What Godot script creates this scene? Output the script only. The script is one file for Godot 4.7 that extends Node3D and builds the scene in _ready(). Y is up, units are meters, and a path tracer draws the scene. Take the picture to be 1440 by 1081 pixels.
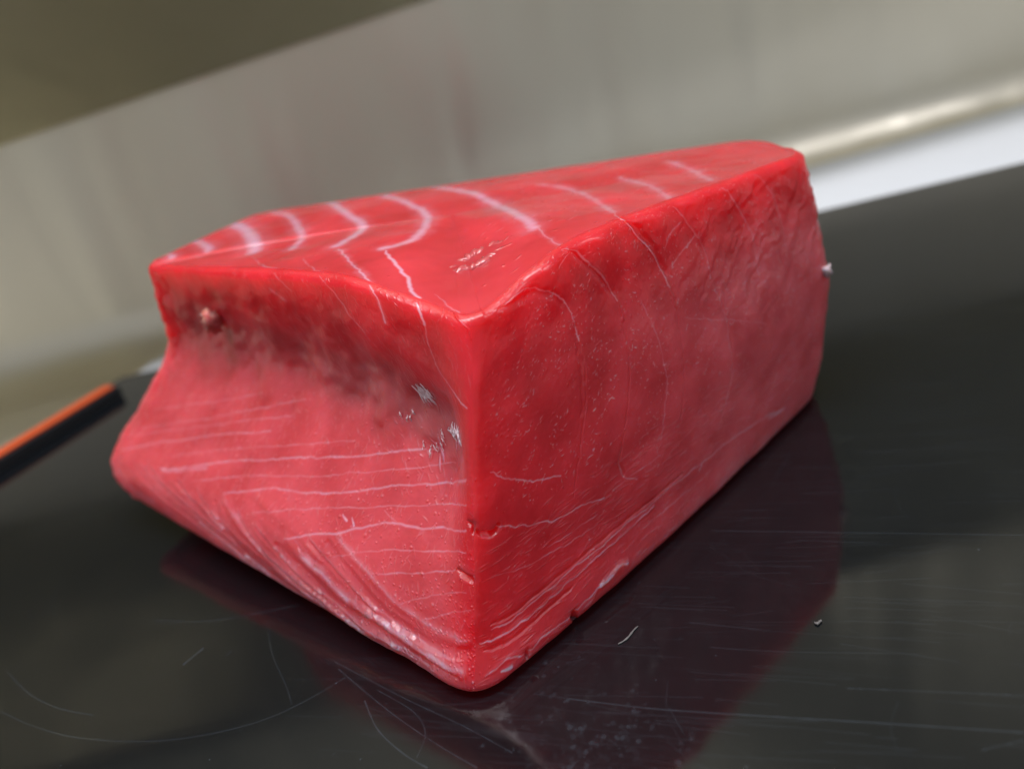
extends Node3D
# A block of raw red tuna on a black cutting board in front of a stainless steel wall. Units: metres, board top at y = 0.

const COLS := [400, 40, 70, 44, 400]        # columns of the loft on: right face, far end, back, left end, left face
const ROWS := 230                            # rows up the side, rounded edges included
const CAP := 56                              # rings of the top
const UNDER := 12                            # rings of the underside
const TW := 1000                             # texture size of a side face
const TH := 620
const LOW_EDGE := 0.05
const HIGH_EDGE := 0.92

var rng := RandomNumberGenerator.new()
var soft := FastNoiseLite.new()
var fine := FastNoiseLite.new()
var grid := PackedVector3Array()      # the block's surface points, kept for what lies on it


# ---------------------------------------------------------------- helpers
class Canvas:
	var w: int
	var h: int
	var a := PackedFloat32Array()

	func _init(width: int, height: int, value := 0.0) -> void:
		w = width
		h = height
		a.resize(w * h)
		a.fill(value)

	# a soft round dab; top = keep the larger value, else add
	func dab(x: float, y: float, r: float, v: float, top := true) -> void:
		var x0 := maxi(0, int(x - r))
		var x1 := mini(w - 1, int(x + r) + 1)
		var y0 := maxi(0, int(y - r))
		var y1 := mini(h - 1, int(y + r) + 1)
		for j in range(y0, y1 + 1):
			for i in range(x0, x1 + 1):
				var d := ((i - x) * (i - x) + (j - y) * (j - y)) / (r * r)
				if d < 1.0:
					var k := (1.0 - d) * (1.0 - d) * v
					var n := j * w + i
					if top:
						if absf(k) > absf(a[n]):
							a[n] = k
					else:
						a[n] += k

	# a smooth stroke through points in 0..1 coordinates
	func stroke(pts: Array, r: float, v: float, noise: FastNoiseLite, wob := 0.0, gaps := 0.0, top := true) -> void:
		var seed_at := float(pts[0].x * 977.0 + pts[0].y * 1531.0)
		var run := 0.0
		for s in pts.size() - 1:
			var p0: Vector2 = pts[maxi(s - 1, 0)]
			var p1: Vector2 = pts[s]
			var p2: Vector2 = pts[s + 1]
			var p3: Vector2 = pts[mini(s + 2, pts.size() - 1)]
			var long := ((p2 - p1) * Vector2(w, h)).length()
			var steps := maxi(2, int(long / maxf(0.7, r * 0.4)))
			for k in steps:
				var q := p1.cubic_interpolate(p2, p0, p3, float(k) / steps) * Vector2(w, h)
				run += long / steps
				var n1 := noise.get_noise_2d(run * 0.9 + seed_at, seed_at)
				var n2 := noise.get_noise_2d(run * 0.5, seed_at + 300.0)
				q += Vector2(n1, n2) * wob
				var tip := minf(1.0, minf(run, 1e9) / 30.0 + 0.35)
				var keep := clampf(1.0 - gaps * (0.5 + 1.6 * noise.get_noise_2d(run * 0.35 + seed_at, 77.0)), 0.0, 1.0)
				dab(q.x, q.y, r * (0.75 + 0.5 * keep) * tip, v * keep, top)

	func at(u: float, v: float) -> float:
		return a[clampi(int(v * h), 0, h - 1) * w + clampi(int(u * w), 0, w - 1)]


func lin(r: float, g: float, b: float) -> Color:
	return Color(r, g, b).linear_to_srgb()


func tag(o: Node3D, label: String, category: String, group := "", kind := "") -> Node3D:
	if label:
		o.set_meta("label", label)
	if category:
		o.set_meta("category", category)
	if group:
		o.set_meta("group", group)
	if kind:
		o.set_meta("kind", kind)
	return o


func put(called: String, m: Mesh, mat: Material, parent: Node3D = self) -> MeshInstance3D:
	var o := MeshInstance3D.new()
	o.name = called
	o.mesh = m
	if mat:
		o.material_override = mat
	parent.add_child(o, true)
	return o


func paint(color: Color, rough: float, metal := 0.0) -> StandardMaterial3D:
	var m := StandardMaterial3D.new()
	m.albedo_color = color
	m.roughness = rough
	m.metallic = metal
	return m


# a slab over a plan outline, between two heights, with a rounded upper rim
func slab(outline: PackedVector2Array, low: float, high: float, rim := 0.002, steps := 5) -> ArrayMesh:
	var st := SurfaceTool.new()
	st.begin(Mesh.PRIMITIVE_TRIANGLES)
	if Geometry2D.is_polygon_clockwise(outline):
		outline.reverse()
	var n := outline.size()
	var rings: Array[PackedVector3Array] = []
	for k in steps + 2:
		var ring := PackedVector3Array()
		var q := 0.0 if k == 0 else float(k - 1) / steps * PI / 2
		var y := low if k == 0 else high - rim + rim * sin(q)
		var inset := 0.0 if k == 0 else rim * (1.0 - cos(q))
		for i in n:
			var a := (outline[i] - outline[(i + n - 1) % n]).normalized()
			var b := (outline[(i + 1) % n] - outline[i]).normalized()
			var side := (Vector2(-a.y, a.x) + Vector2(-b.y, b.x)).normalized()
			var p := outline[i] + side * inset
			ring.append(Vector3(p.x, y, p.y))
		rings.append(ring)
	for k in rings.size() - 1:
		for i in n:
			var j := (i + 1) % n
			var c := [rings[k][i], rings[k][j], rings[k + 1][j], rings[k + 1][i]]
			for t in [0, 1, 2, 0, 2, 3]:
				st.add_vertex(c[t])
	var flat := Geometry2D.triangulate_polygon(outline)
	for t in range(0, flat.size(), 3):
		for s in 3:
			st.add_vertex(rings[-1][flat[t + s]])
		for s in 3:
			st.add_vertex(rings[0][flat[t + 2 - s]])
	st.index()
	st.generate_normals()
	return faced_out(st.commit())


# turns every face so that its front looks away from the middle of the mesh (for convex solids), with flat normals
func faced_out(m: ArrayMesh) -> ArrayMesh:
	var mid := m.get_aabb().get_center()
	var f := m.get_faces()
	var st := SurfaceTool.new()
	st.begin(Mesh.PRIMITIVE_TRIANGLES)
	for t in range(0, f.size(), 3):
		var nn := (f[t + 2] - f[t]).cross(f[t + 1] - f[t])
		if nn.length() < 1e-14:
			continue
		var flip := nn.dot((f[t] + f[t + 1] + f[t + 2]) / 3.0 - mid) < 0.0
		st.set_normal(-nn.normalized() if flip else nn.normalized())
		for s in ([0, 2, 1] if flip else [0, 1, 2]):
			st.set_uv(Vector2(f[t + s].x, f[t + s].z))
			st.add_vertex(f[t + s])
	st.generate_tangents()
	return st.commit()


# ---------------------------------------------------------------- the shape of the block
func along(keys: Array, y: float) -> Vector2:   # keys: Vector3(height, x, z) from low to high, in millimetres
	var k := 0
	while k < keys.size() - 2 and y > keys[k + 1].x:
		k += 1
	var a: Vector3 = keys[k]
	var b: Vector3 = keys[k + 1]
	var f := clampf((y - a.x) / (b.x - a.x), 0.0, 1.0)
	if keys.size() > 2:
		var e: Vector3 = keys[maxi(k - 1, 0)]
		var g: Vector3 = keys[mini(k + 2, keys.size() - 1)]
		return Vector2(a.y, a.z).cubic_interpolate(Vector2(b.y, b.z), Vector2(e.y, e.z), Vector2(g.y, g.z), f)
	return Vector2(lerpf(a.y, b.y, f), lerpf(a.z, b.z, f))


const NEAR_EDGE := [Vector3(0, -20.0, -108.6), Vector3(10, -17.6, -114.2), Vector3(25, -14.2, -118.6), Vector3(50, -8.8, -124.2), Vector3(71, -4.3, -129.2)]
const RIGHT_EDGE := [Vector3(0, 77.5, -187.5), Vector3(12, 81.3, -188.0), Vector3(30, 83.6, -187.5), Vector3(50, 82.0, -187.0), Vector3(63, 79.5, -186.5)]
const BACK_RIGHT := [Vector3(0, 76, -214), Vector3(63, 77, -212)]
const BACK_LEFT := [Vector3(0, -84, -252), Vector3(30, -82, -252), Vector3(72, -60, -243)]
const LEFT_EDGE := [Vector3(6, -104, -202), Vector3(13, -113, -211), Vector3(20, -115.5, -217.5), Vector3(30, -106.5, -220.5), Vector3(45, -91, -215), Vector3(60, -85, -208), Vector3(72, -81.5, -204.5)]


# the plan position and the top and bottom heights of the side at fraction u of face k
func corner_keys(k: int) -> Array:
	return [NEAR_EDGE, RIGHT_EDGE, BACK_RIGHT, BACK_LEFT, LEFT_EDGE][k % 5]


const TOP := [71.0, 63.5, 64.5, 72.0, 72.0]
const BOTTOM := [1.2, 0.6, 1.0, 8.0, 10.0]


func plan(k: int, u: float, t: float) -> Vector3:
	# t is the height as a fraction between this place's bottom and top; returns millimetres
	if u < 0.0:
		k = (k + 4) % 5
		u = 1.0 + u
	elif u > 1.0:
		k = (k + 1) % 5
		u -= 1.0
	var j := (k + 1) % 5
	var low := lerpf(BOTTOM[k], BOTTOM[j], u)
	if k == 4:
		low = 1.2 + 8.8 * pow(1.0 - u, 0.75)
	var high := lerpf(TOP[k], TOP[j], u)
	# the top dips towards the near corner
	if k == 4:
		high -= 6.8 * exp(-pow((1.0 - u) / 0.20, 2.0)) + 0.6
	elif k == 0:
		high -= 7.4 * exp(-pow(u / 0.17, 2.0))
	var y := lerpf(low, high, t)
	var a := along(corner_keys(k), lerpf(BOTTOM[k], TOP[k], t))
	var b := along(corner_keys(j), lerpf(BOTTOM[j], TOP[j], t))
	var p := a.lerp(b, u)
	if k == 4:
		var g := 1.0 - u      # 0 at the near edge, 1 at the far left
		var valley := lerpf(0.53, 0.70, pow(g, 0.8))
		var d := (t - valley) / (0.24 if t > valley else 0.21)
		var depth := 9.5 * smoothstep(0.0, 0.11, g) * (1.0 - 0.6 * g) * exp(-d * d)
		depth *= 1.0 + 0.30 * soft.get_noise_2d(g * 125.0, t * 70.0)
		depth -= 2.2 * smoothstep(0.05, 0.35, g) * exp(-pow((t - 0.17) / 0.13, 2.0))
		p += Vector2(0.72, -0.69) * depth
	elif k == 0:
		p += Vector2(0.55, 0.83) * (1.3 * sin(u * PI) * sin(t * PI) + 2.0 * sin(pow(u, 0.75) * PI) * (1.0 - t) * (1.0 - t))
	return Vector3(p.x, y, p.y)


const SPAN := [113.0, 26.0, 140.0, 52.0, 125.0]


func side_point(k: int, u: float, t: float) -> Vector3:
	# corners rounded by averaging over a window along the perimeter
	var near: float = u * SPAN[k]
	var far: float = (1.0 - u) * SPAN[k]
	var start: int = k if near < far else (k + 1) % 5
	var window: float = [1.6 + 5.0 * smoothstep(0.22, 0.0, t) + 2.3 * smoothstep(0.8, 0.95, t), 6.5, 8.0, 8.0, 4.0][start]
	var edge := minf(near, far)
	if edge > window:
		return plan(k, u, t)
	var sum := Vector3.ZERO
	for s in 9:
		var off: float = (s - 4) / 4.0 * window
		var uu: float = (near + off) / SPAN[k]
		if uu < 0.0:
			uu = (near + off) / SPAN[(k + 4) % 5]
		elif uu > 1.0:
			uu = 1.0 + (off - far) / SPAN[(k + 1) % 5]
		sum += plan(k, uu, t)
	return sum / 9.0


func block_grid(relief: Array) -> Array:
	# returns [points, columns]; rows run from the underside's middle over the side to the top's middle
	var total := 0
	for c in COLS:
		total += c
	var rows := UNDER + ROWS + CAP
	var pts := PackedVector3Array()
	pts.resize(total * rows)
	var ys := PackedFloat32Array()
	for r in ROWS:
		ys.append(float(r) / (ROWS - 1))
	var at := 0
	for k in 5:
		for c in COLS[k]:
			var u: float = float(c) / COLS[k]
			var around := side_point(k, u, 1.0)
			for r in ROWS:
				var v := ys[r]
				var t := 0.0
				var inward := 0.0
				var rad_low := 1.9
				var rad_top: float = 2.0 + 0.7 * soft.get_noise_2d(around.x, around.z)
				if v < LOW_EDGE:
					var th := (1.0 - v / LOW_EDGE) * PI / 2
					t = rad_low * (1.0 - sin(th)) / 70.0
					inward = rad_low * (1.0 - cos(th))
				elif v > HIGH_EDGE:
					var th := (v - HIGH_EDGE) / (1.0 - HIGH_EDGE) * PI / 2
					t = 1.0 - rad_top * (1.0 - sin(th)) / 70.0
					inward = rad_top * (1.0 - cos(th))
				else:
					t = lerpf(rad_low / 70.0, 1.0 - rad_top / 70.0, (v - LOW_EDGE) / (HIGH_EDGE - LOW_EDGE))
				var q := side_point(k, u, t)
				var du: float = (7.0 if inward > 0.0 else 0.5) / SPAN[k]
				var q2 := side_point(k, u + du, t) - side_point(k, u - du, t)
				var out := Vector3(-q2.z, 0, q2.x).normalized()
				var push := -inward
				push += 0.45 * soft.get_noise_3d(q.x, q.y, q.z) + 0.04 * fine.get_noise_3d(q.x * 2.0, q.y * 2.0, q.z * 2.0)
				if k == 3 or (k == 4 and u < 0.07) or (k == 1 and u < 0.4):
					push += 0.55 * fine.get_noise_3d(q.x * 0.7, q.y * 0.7, q.z * 0.7)
				if k == 0:
					push += relief[0].at(u, 1.0 - v)
				elif k == 4:
					push += relief[1].at(u, 1.0 - v)
				q += out * push
				pts[(UNDER + r) * total + at] = q * 0.001
			at += 1
	var mid_top := Vector3(-4, 68.6, -190) * 0.001
	var mid_low := Vector3(-8, 0.25, -190) * 0.001
	for c in total:
		var edge := pts[(UNDER + ROWS - 1) * total + c]
		for r in CAP:
			var f := pow(float(r + 1) / CAP, 1.25)
			var p := edge.lerp(mid_top, f)
			p.y += (0.0007 * (1.0 - pow(1.0 - f, 3.0)) + 0.0003 * soft.get_noise_2d(p.x * 1300.0, p.z * 1300.0) * smoothstep(0.0, 0.2, f)) * (1.0 - f * f * f * f)
			pts[(UNDER + ROWS + r) * total + c] = p
		var low := pts[UNDER * total + c]
		for r in UNDER:
			var f := 1.0 - float(r) / UNDER
			var p := low.lerp(mid_low, f)
			p.y = mid_low.y + (low.y - mid_low.y) * pow(1.0 - f, 2.2)
			pts[r * total + c] = p
	return [pts, total]


func build_block(mats: Array, relief: Array) -> ArrayMesh:
	var made := block_grid(relief)
	var pts: PackedVector3Array = made[0]
	grid = pts
	var total: int = made[1]
	var rows := UNDER + ROWS + CAP
	var normals := PackedVector3Array()
	normals.resize(pts.size())
	for r in rows:
		var up := mini(r + 1, rows - 1) * total
		var dn := maxi(r - 1, 0) * total
		for c in total:
			var n := (pts[r * total + (c + 1) % total] - pts[r * total + (c + total - 1) % total]).cross(pts[up + c] - pts[dn + c])
			normals[r * total + c] = n.normalized() if n.length() > 1e-16 else Vector3.UP
	for c in total:
		normals[(rows - 1) * total + c] = Vector3.UP
		normals[c] = Vector3.DOWN
	var m := ArrayMesh.new()
	var first := 0
	# surfaces: five sides, then top, then underside
	for k in 7:
		var c0 := first if k < 5 else 0
		var cn: int = COLS[k] if k < 5 else total
		var r0 := UNDER if k < 5 else UNDER + ROWS - 1 if k == 5 else 0
		var rn := ROWS if k < 5 else CAP + 1 if k == 5 else UNDER + 1
		var v := PackedVector3Array()
		var n := PackedVector3Array()
		var uv := PackedVector2Array()
		var idx := PackedInt32Array()
		for r in rn:
			for c in cn + 1:
				var at := (r0 + r) * total + (c0 + c) % total
				v.append(pts[at])
				n.append(normals[at])
				if k < 5:
					uv.append(Vector2(float(c) / cn, 1.0 - float(r) / (rn - 1)))
				else:
					uv.append(Vector2((pts[at].x + 0.1) / 0.2, (pts[at].z + 0.26) / 0.16))
		for r in rn - 1:
			for c in cn:
				var a := r * (cn + 1) + c
				var b := a + cn + 1
				idx.append_array(PackedInt32Array([a, b, a + 1, a + 1, b, b + 1]))
		var arr := []
		arr.resize(Mesh.ARRAY_MAX)
		arr[Mesh.ARRAY_VERTEX] = v
		arr[Mesh.ARRAY_NORMAL] = n
		arr[Mesh.ARRAY_TEX_UV] = uv
		arr[Mesh.ARRAY_INDEX] = idx
		m.add_surface_from_arrays(Mesh.PRIMITIVE_TRIANGLES, arr)
		m.surface_set_material(k, mats[k])
		if k < 5:
			first += COLS[k]
	return m


# ---------------------------------------------------------------- flesh
func flesh(color: Texture2D, rough: Texture2D, bump: Texture2D) -> StandardMaterial3D:
	var m := StandardMaterial3D.new()
	m.albedo_texture = color
	m.roughness = 1.0
	m.roughness_texture = rough
	m.metallic_specular = 0.5
	m.heightmap_enabled = true
	m.heightmap_texture = bump
	m.heightmap_scale = 0.1
	m.clearcoat_enabled = true
	m.clearcoat = 0.3
	m.clearcoat_roughness = 0.18
	m.subsurf_scatter_enabled = true
	m.subsurf_scatter_strength = 1.0
	m.texture_repeat = false
	return m


# base = flesh colour (linear); masks: fat with painted glints, pale; returns a material
func compose(fat_glint: Canvas, pale: Canvas, bump: Canvas, shade_stain: Canvas, grain: Vector2, base: Vector3, rough: float, face: int) -> StandardMaterial3D:
	var w := fat_glint.w
	var h := fat_glint.h
	var cols := PackedByteArray()
	cols.resize(w * h * 3)
	var rgh := PackedByteArray()
	rgh.resize(w * h)
	var hgt := PackedFloat32Array()
	hgt.resize(w * h)
	var n1 := FastNoiseLite.new()
	n1.seed = 5
	n1.frequency = 0.008
	n1.fractal_octaves = 4
	var n2 := FastNoiseLite.new()
	n2.seed = 9
	n2.frequency = 0.11
	n2.fractal_octaves = 2
	var big := n1.get_image(w, h, false, false, false).get_data()
	var small := n2.get_image(w, h, false, false, false).get_data()
	var curve := PackedByteArray()
	curve.resize(1025)
	for i in 1025:
		curve[i] = int(clampf(lin(i / 1024.0, 0, 0).r, 0, 1) * 255.0)
	for i in w * h:
		var b := (big[i] - 128) / 128.0
		var s := (small[i] - 128) / 128.0
		var k := 1.0 + 0.24 * b + 0.06 * s * grain.x
		var f := clampf(fat_glint.a[i], 0.0, 1.0)
		# smeared flesh plus painted-in sheen: none at the rims, paler to the far right
		var u := float(i % w) / w
		var down := float(i / w) / h
		var sheen_film := 0.10
		if face == 0:
			sheen_film = (0.03 + 0.26 * smoothstep(0.05, 0.75, u)) * smoothstep(0.14, 0.36, down)
		elif face == 1:
			sheen_film = 0.19 * smoothstep(0.12, 0.40, down) * smoothstep(1.0, 0.93, u)
		var p := clampf(pale.a[i] + sheen_film * clampf(1.0 + 0.5 * b, 0.0, 2.0), 0.0, 1.0)
		var st := clampf(shade_stain.a[i], 0.0, 0.42)
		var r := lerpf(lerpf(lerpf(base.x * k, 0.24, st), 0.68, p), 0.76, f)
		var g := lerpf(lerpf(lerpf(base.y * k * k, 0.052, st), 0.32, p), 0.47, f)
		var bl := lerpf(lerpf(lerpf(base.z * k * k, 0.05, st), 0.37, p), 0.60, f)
		cols[i * 3] = curve[int(clampf(r, 0, 1) * 1024)]
		cols[i * 3 + 1] = curve[int(clampf(g, 0, 1) * 1024)]
		cols[i * 3 + 2] = curve[int(clampf(bl, 0, 1) * 1024)]
		rgh[i] = int(clampf(rough + 0.10 * b * grain.y + 0.08 * s * grain.x - 0.10 * f - 0.05 * p - 0.14 * clampf(bump.a[i], 0.0, 1.0), 0.08, 1.0) * 255.0)
		hgt[i] = bump.a[i] + 0.035 * s * grain.x + 0.10 * b * grain.y
	var c := ImageTexture.create_from_image(Image.create_from_data(w, h, false, Image.FORMAT_RGB8, cols))
	var ro := ImageTexture.create_from_image(Image.create_from_data(w, h, false, Image.FORMAT_L8, rgh))
	var hi := ImageTexture.create_from_image(Image.create_from_data(w, h, false, Image.FORMAT_RF, hgt.to_byte_array()))
	return flesh(c, ro, hi)


# ---------------------------------------------------------------- the scene
func _ready() -> void:
	rng.seed = 20
	soft.seed = 3
	soft.frequency = 0.045
	soft.fractal_octaves = 3
	fine.seed = 8
	fine.frequency = 0.3
	fine.fractal_octaves = 2

	# camera: a phone held close, rolled 14 degrees
	var cam := Camera3D.new()
	cam.name = "camera"
	var lens := CameraAttributesPhysical.new()
	lens.frustum_focal_length = 25.71
	lens.frustum_focus_distance = 0.150
	lens.frustum_near = 0.01
	lens.frustum_far = 20.0
	lens.exposure_aperture = 8.6
	cam.attributes = lens
	add_child(cam)
	cam.position = Vector3(0, 0.108, 0)
	cam.basis = Basis(Vector3.RIGHT, deg_to_rad(-24.0)) * Basis(Vector3.BACK, deg_to_rad(-14.0))

	var env := Environment.new()
	env.background_mode = Environment.BG_COLOR
	env.background_color = lin(0.305, 0.31, 0.318)
	env.tonemap_mode = Environment.TONE_MAPPER_LINEAR
	env.tonemap_exposure = 1.0
	env.sdfgi_enabled = true
	env.ssao_enabled = true
	env.ssil_enabled = true
	var we := WorldEnvironment.new()
	we.name = "world_environment"
	we.environment = env
	add_child(we)

	ceiling_lamp(Vector3(-0.22, 1.15, -0.04), 1.0, 0.12, 1.33, "longer and nearer tube lamp, hanging straight above the tuna block")
	ceiling_lamp(Vector3(1.0, 1.1, 0.35), 0.5, 0.05, 0.4, "shorter tube lamp, hanging to the right of the cutting board")

	setting()
	tuna()


func ceiling_lamp(where: Vector3, long: float, wide: float, power: float, label: String) -> void:
	var root := Node3D.new()
	root.name = "ceiling_lamp"
	add_child(root, true)
	root.position = where
	tag(root, label, "lamp", "tube lamps over the counter")
	var body := BoxMesh.new()
	body.size = Vector3(long + 0.04, 0.05, wide + 0.04)
	var o := put("housing", body, paint(lin(0.7, 0.7, 0.7), 0.5), root)
	o.position.y = 0.03
	var face := BoxMesh.new()
	face.size = Vector3(long, 0.006, wide)
	var glow := paint(lin(0.8, 0.8, 0.8), 0.5)
	glow.emission_enabled = true
	glow.emission = Color(0.99, 0.98, 1.0)
	glow.emission_energy_multiplier = 6.0
	put("lamp_diffuser", face, glow, root)
	var l := AreaLight3D.new()
	l.name = "lamp_light"
	l.area_size = Vector2(long, wide)
	l.light_color = Color(0.99, 0.98, 1.0)
	l.light_energy = power
	l.area_range = 6.0
	l.shadow_enabled = true
	root.add_child(l)
	l.position.y = -0.008
	l.rotation.x = -PI / 2


func noise_texture(w: int, h: int, frequency: float, octaves: int, seed_at: int, low: float, high: float) -> ImageTexture:
	var n := FastNoiseLite.new()
	n.seed = seed_at
	n.frequency = frequency
	n.fractal_octaves = octaves
	var d := n.get_seamless_image(w, h).get_data()
	for i in d.size():
		d[i] = int(clampf(lerpf(low, high, d[i] / 255.0), 0.0, 1.0) * 255.0)
	return ImageTexture.create_from_image(Image.create_from_data(w, h, false, Image.FORMAT_L8, d))


func brushed_steel(color: Color, rough: float) -> StandardMaterial3D:
	var m := paint(color, 1.0, 1.0)
	m.roughness_texture = noise_texture(256, 256, 0.02, 4, 31, rough - 0.10, rough + 0.12)
	m.heightmap_enabled = true
	m.heightmap_texture = noise_texture(256, 256, 0.016, 3, 12, 0.0, 1.0)
	m.heightmap_scale = 0.32
	m.uv1_triplanar = true
	m.uv1_world_triplanar = true
	m.uv1_scale = Vector3(2.6, 0.5, 2.6)
	return m


# ---------------------------------------------------------------- the board's wear
const BOARD_SIZE := 2048
var marks := PackedByteArray()


func scrape(x: float, y: float, r: float, v: int) -> void:
	for j in range(int(y - r), int(y + r) + 2):
		for i in range(int(x - r), int(x + r) + 2):
			if i < 0 or j < 0 or i >= BOARD_SIZE or j >= BOARD_SIZE:
				continue
			var d := ((i - x) * (i - x) + (j - y) * (j - y)) / (r * r)
			if d < 1.0:
				var n := j * BOARD_SIZE + i
				marks[n] = maxi(marks[n], int(lerpf(marks[n], v, 1.0 - d)))


func scratch(_on: PackedByteArray, r: float, v: int, flat: Array) -> void:
	var run := 0.0
	for s in range(0, flat.size() - 2, 2):
		var p: Array[Vector2] = []
		for k in [s - 2, s, s + 2, s + 4]:
			var kk := clampi(k, 0, flat.size() - 2)
			p.append(Vector2(flat[kk], flat[kk + 1]) * BOARD_SIZE)
		var long := (p[2] - p[1]).length()
		var steps := maxi(2, int(long / 0.8))
		for k in steps:
			var q := p[1].cubic_interpolate(p[2], p[0], p[3], float(k) / steps)
			run += 0.8
			var keep := 0.80 + 0.28 * soft.get_noise_2d(run * 1.3, flat[0] * 900.0)
			scrape(q.x, q.y, r, int(21 + (v - 21) * clampf(keep, 0.15, 1.0)))


func board_material() -> StandardMaterial3D:
	marks.resize(BOARD_SIZE * BOARD_SIZE)
	marks.fill(21)
	scratch(marks, 1.19, 50, [0.196, 0.6443, 0.2239, 0.6637, 0.2524, 0.6793, 0.2889, 0.6927, 0.3182, 0.6983, 0.3457, 0.6987, 0.3672, 0.6932, 0.3872, 0.6836])
	scratch(marks, 1.1, 59, [0.1842, 0.6114, 0.2074, 0.6353, 0.2305, 0.6529, 0.2542, 0.6653])
	scratch(marks, 1.53, 50, [0.2643, 0.5963, 0.2952, 0.6089, 0.3253, 0.6139, 0.3545, 0.6162])
	scratch(marks, 1.1, 55, [0.3829, 0.6763, 0.3968, 0.6952, 0.4148, 0.7184, 0.434, 0.7402, 0.4485, 0.7551])
	scratch(marks, 1.1, 62, [0.398, 0.7023, 0.4052, 0.7215, 0.4169, 0.738, 0.4277, 0.7489])
	scratch(marks, 1.02, 52, [0.4039, 0.6975, 0.4213, 0.7163, 0.4269, 0.7303, 0.4232, 0.7425])
	scratch(marks, 1.02, 46, [0.3396, 0.6317, 0.3453, 0.6531, 0.3559, 0.677, 0.3619, 0.6929])
	scratch(marks, 1.1, 52, [0.3805, 0.6705, 0.4161, 0.706, 0.4436, 0.7315, 0.4636, 0.7521])
	scratch(marks, 1.36, 74, [0.2951, 0.6432, 0.3035, 0.6336])
	scratch(marks, 1.36, 45, [0.1829, 0.5609, 0.1872, 0.5529])
	scratch(marks, 1.53, 53, [0.3191, 0.6445, 0.3211, 0.6414])
	scratch(marks, 1.27, 57, [0.491, 0.7313, 0.5246, 0.7478, 0.5638, 0.7641, 0.5998, 0.7787, 0.647, 0.7982])
	scratch(marks, 1.19, 51, [0.5838, 0.6416, 0.6532, 0.6736, 0.7133, 0.7014])
	scratch(marks, 1.19, 47, [0.6, 0.7611, 0.657, 0.7836])
	scratch(marks, 1.53, 41, [0.553, 0.7042, 0.581, 0.7193])
	scratch(marks, 1.02, 41, [0.6497, 0.7129, 0.6896, 0.736])
	scratch(marks, 1.02, 41, [0.65, 0.7352, 0.6759, 0.7559])
	scratch(marks, 1.19, 43, [0.5572, 0.7224, 0.5845, 0.7347, 0.6238, 0.7493])
	scratch(marks, 1.36, 37, [0.5016, 0.742, 0.545, 0.7596])
	scratch(marks, 1.02, 41, [0.4762, 0.7235, 0.491, 0.7313])
	scratch(marks, 1.27, 45, [0.63, 0.801, 0.645, 0.8011])
	scratch(marks, 1.1, 43, [0.5303, 0.7492, 0.5323, 0.7629])
	# fine knife scuffs, mostly one way, over the right half; a few astray on the left
	for k in 3600:
		var x := rng.randf_range(0.36, 0.98)
		var y := rng.randf_range(0.30, 0.86)
		var thick := soft.get_noise_2d(x * 500.0, y * 500.0)
		if thick < -0.1:
			continue
		var turn := deg_to_rad(22.9 + rng.randfn(0.0, 4.0))
		var long := rng.randf_range(0.006, 0.06)
		scratch(marks, 1.1, rng.randi_range(25, 40), [x, y, x + cos(turn) * long, y + sin(turn) * long + rng.randf_range(-0.002, 0.002)])
	for k in 160:
		var x := rng.randf_range(0.1, 0.9)
		var y := rng.randf_range(0.30, 0.86)
		var turn := rng.randf_range(0.0, PI)
		var long := rng.randf_range(0.004, 0.05)
		scratch(marks, 1.1, rng.randi_range(27, 38), [x, y, x + cos(turn + 0.2) * long * 0.5, y + sin(turn + 0.2) * long * 0.5, x + cos(turn) * long, y + sin(turn) * long])
	# specks and a smear of dried moisture in front of the block
	for k in 300:
		var x := rng.randf_range(0.2, 0.95) * BOARD_SIZE
		var y := rng.randf_range(0.3, 0.86) * BOARD_SIZE
		scrape(x, y, rng.randf_range(0.9, 1.8), rng.randi_range(28, 62))
	for k in 900:
		var x := rng.randfn(0.492, 0.020)
		var y := rng.randfn(0.765, 0.022)
		var n := fine.get_noise_2d(x * 500.0, y * 500.0) + soft.get_noise_2d(x * 900.0, y * 900.0)
		if n > 0.0:
			scrape(x * BOARD_SIZE, y * BOARD_SIZE, rng.randf_range(1.0, 3.4), int(28 + 30 * minf(n, 0.8)))
	var m := paint(Color(0.80, 0.90, 1.0), 1.0)
	m.albedo_texture = ImageTexture.create_from_image(Image.create_from_data(BOARD_SIZE, BOARD_SIZE, false, Image.FORMAT_L8, marks))
	m.roughness_texture = noise_texture(512, 512, 0.012, 4, 77, 0.04, 0.16)
	m.uv1_scale = Vector3(2.5, 2.5, 1)
	m.uv1_offset = Vector3(0.5, 1.0, 0)
	return m


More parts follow.
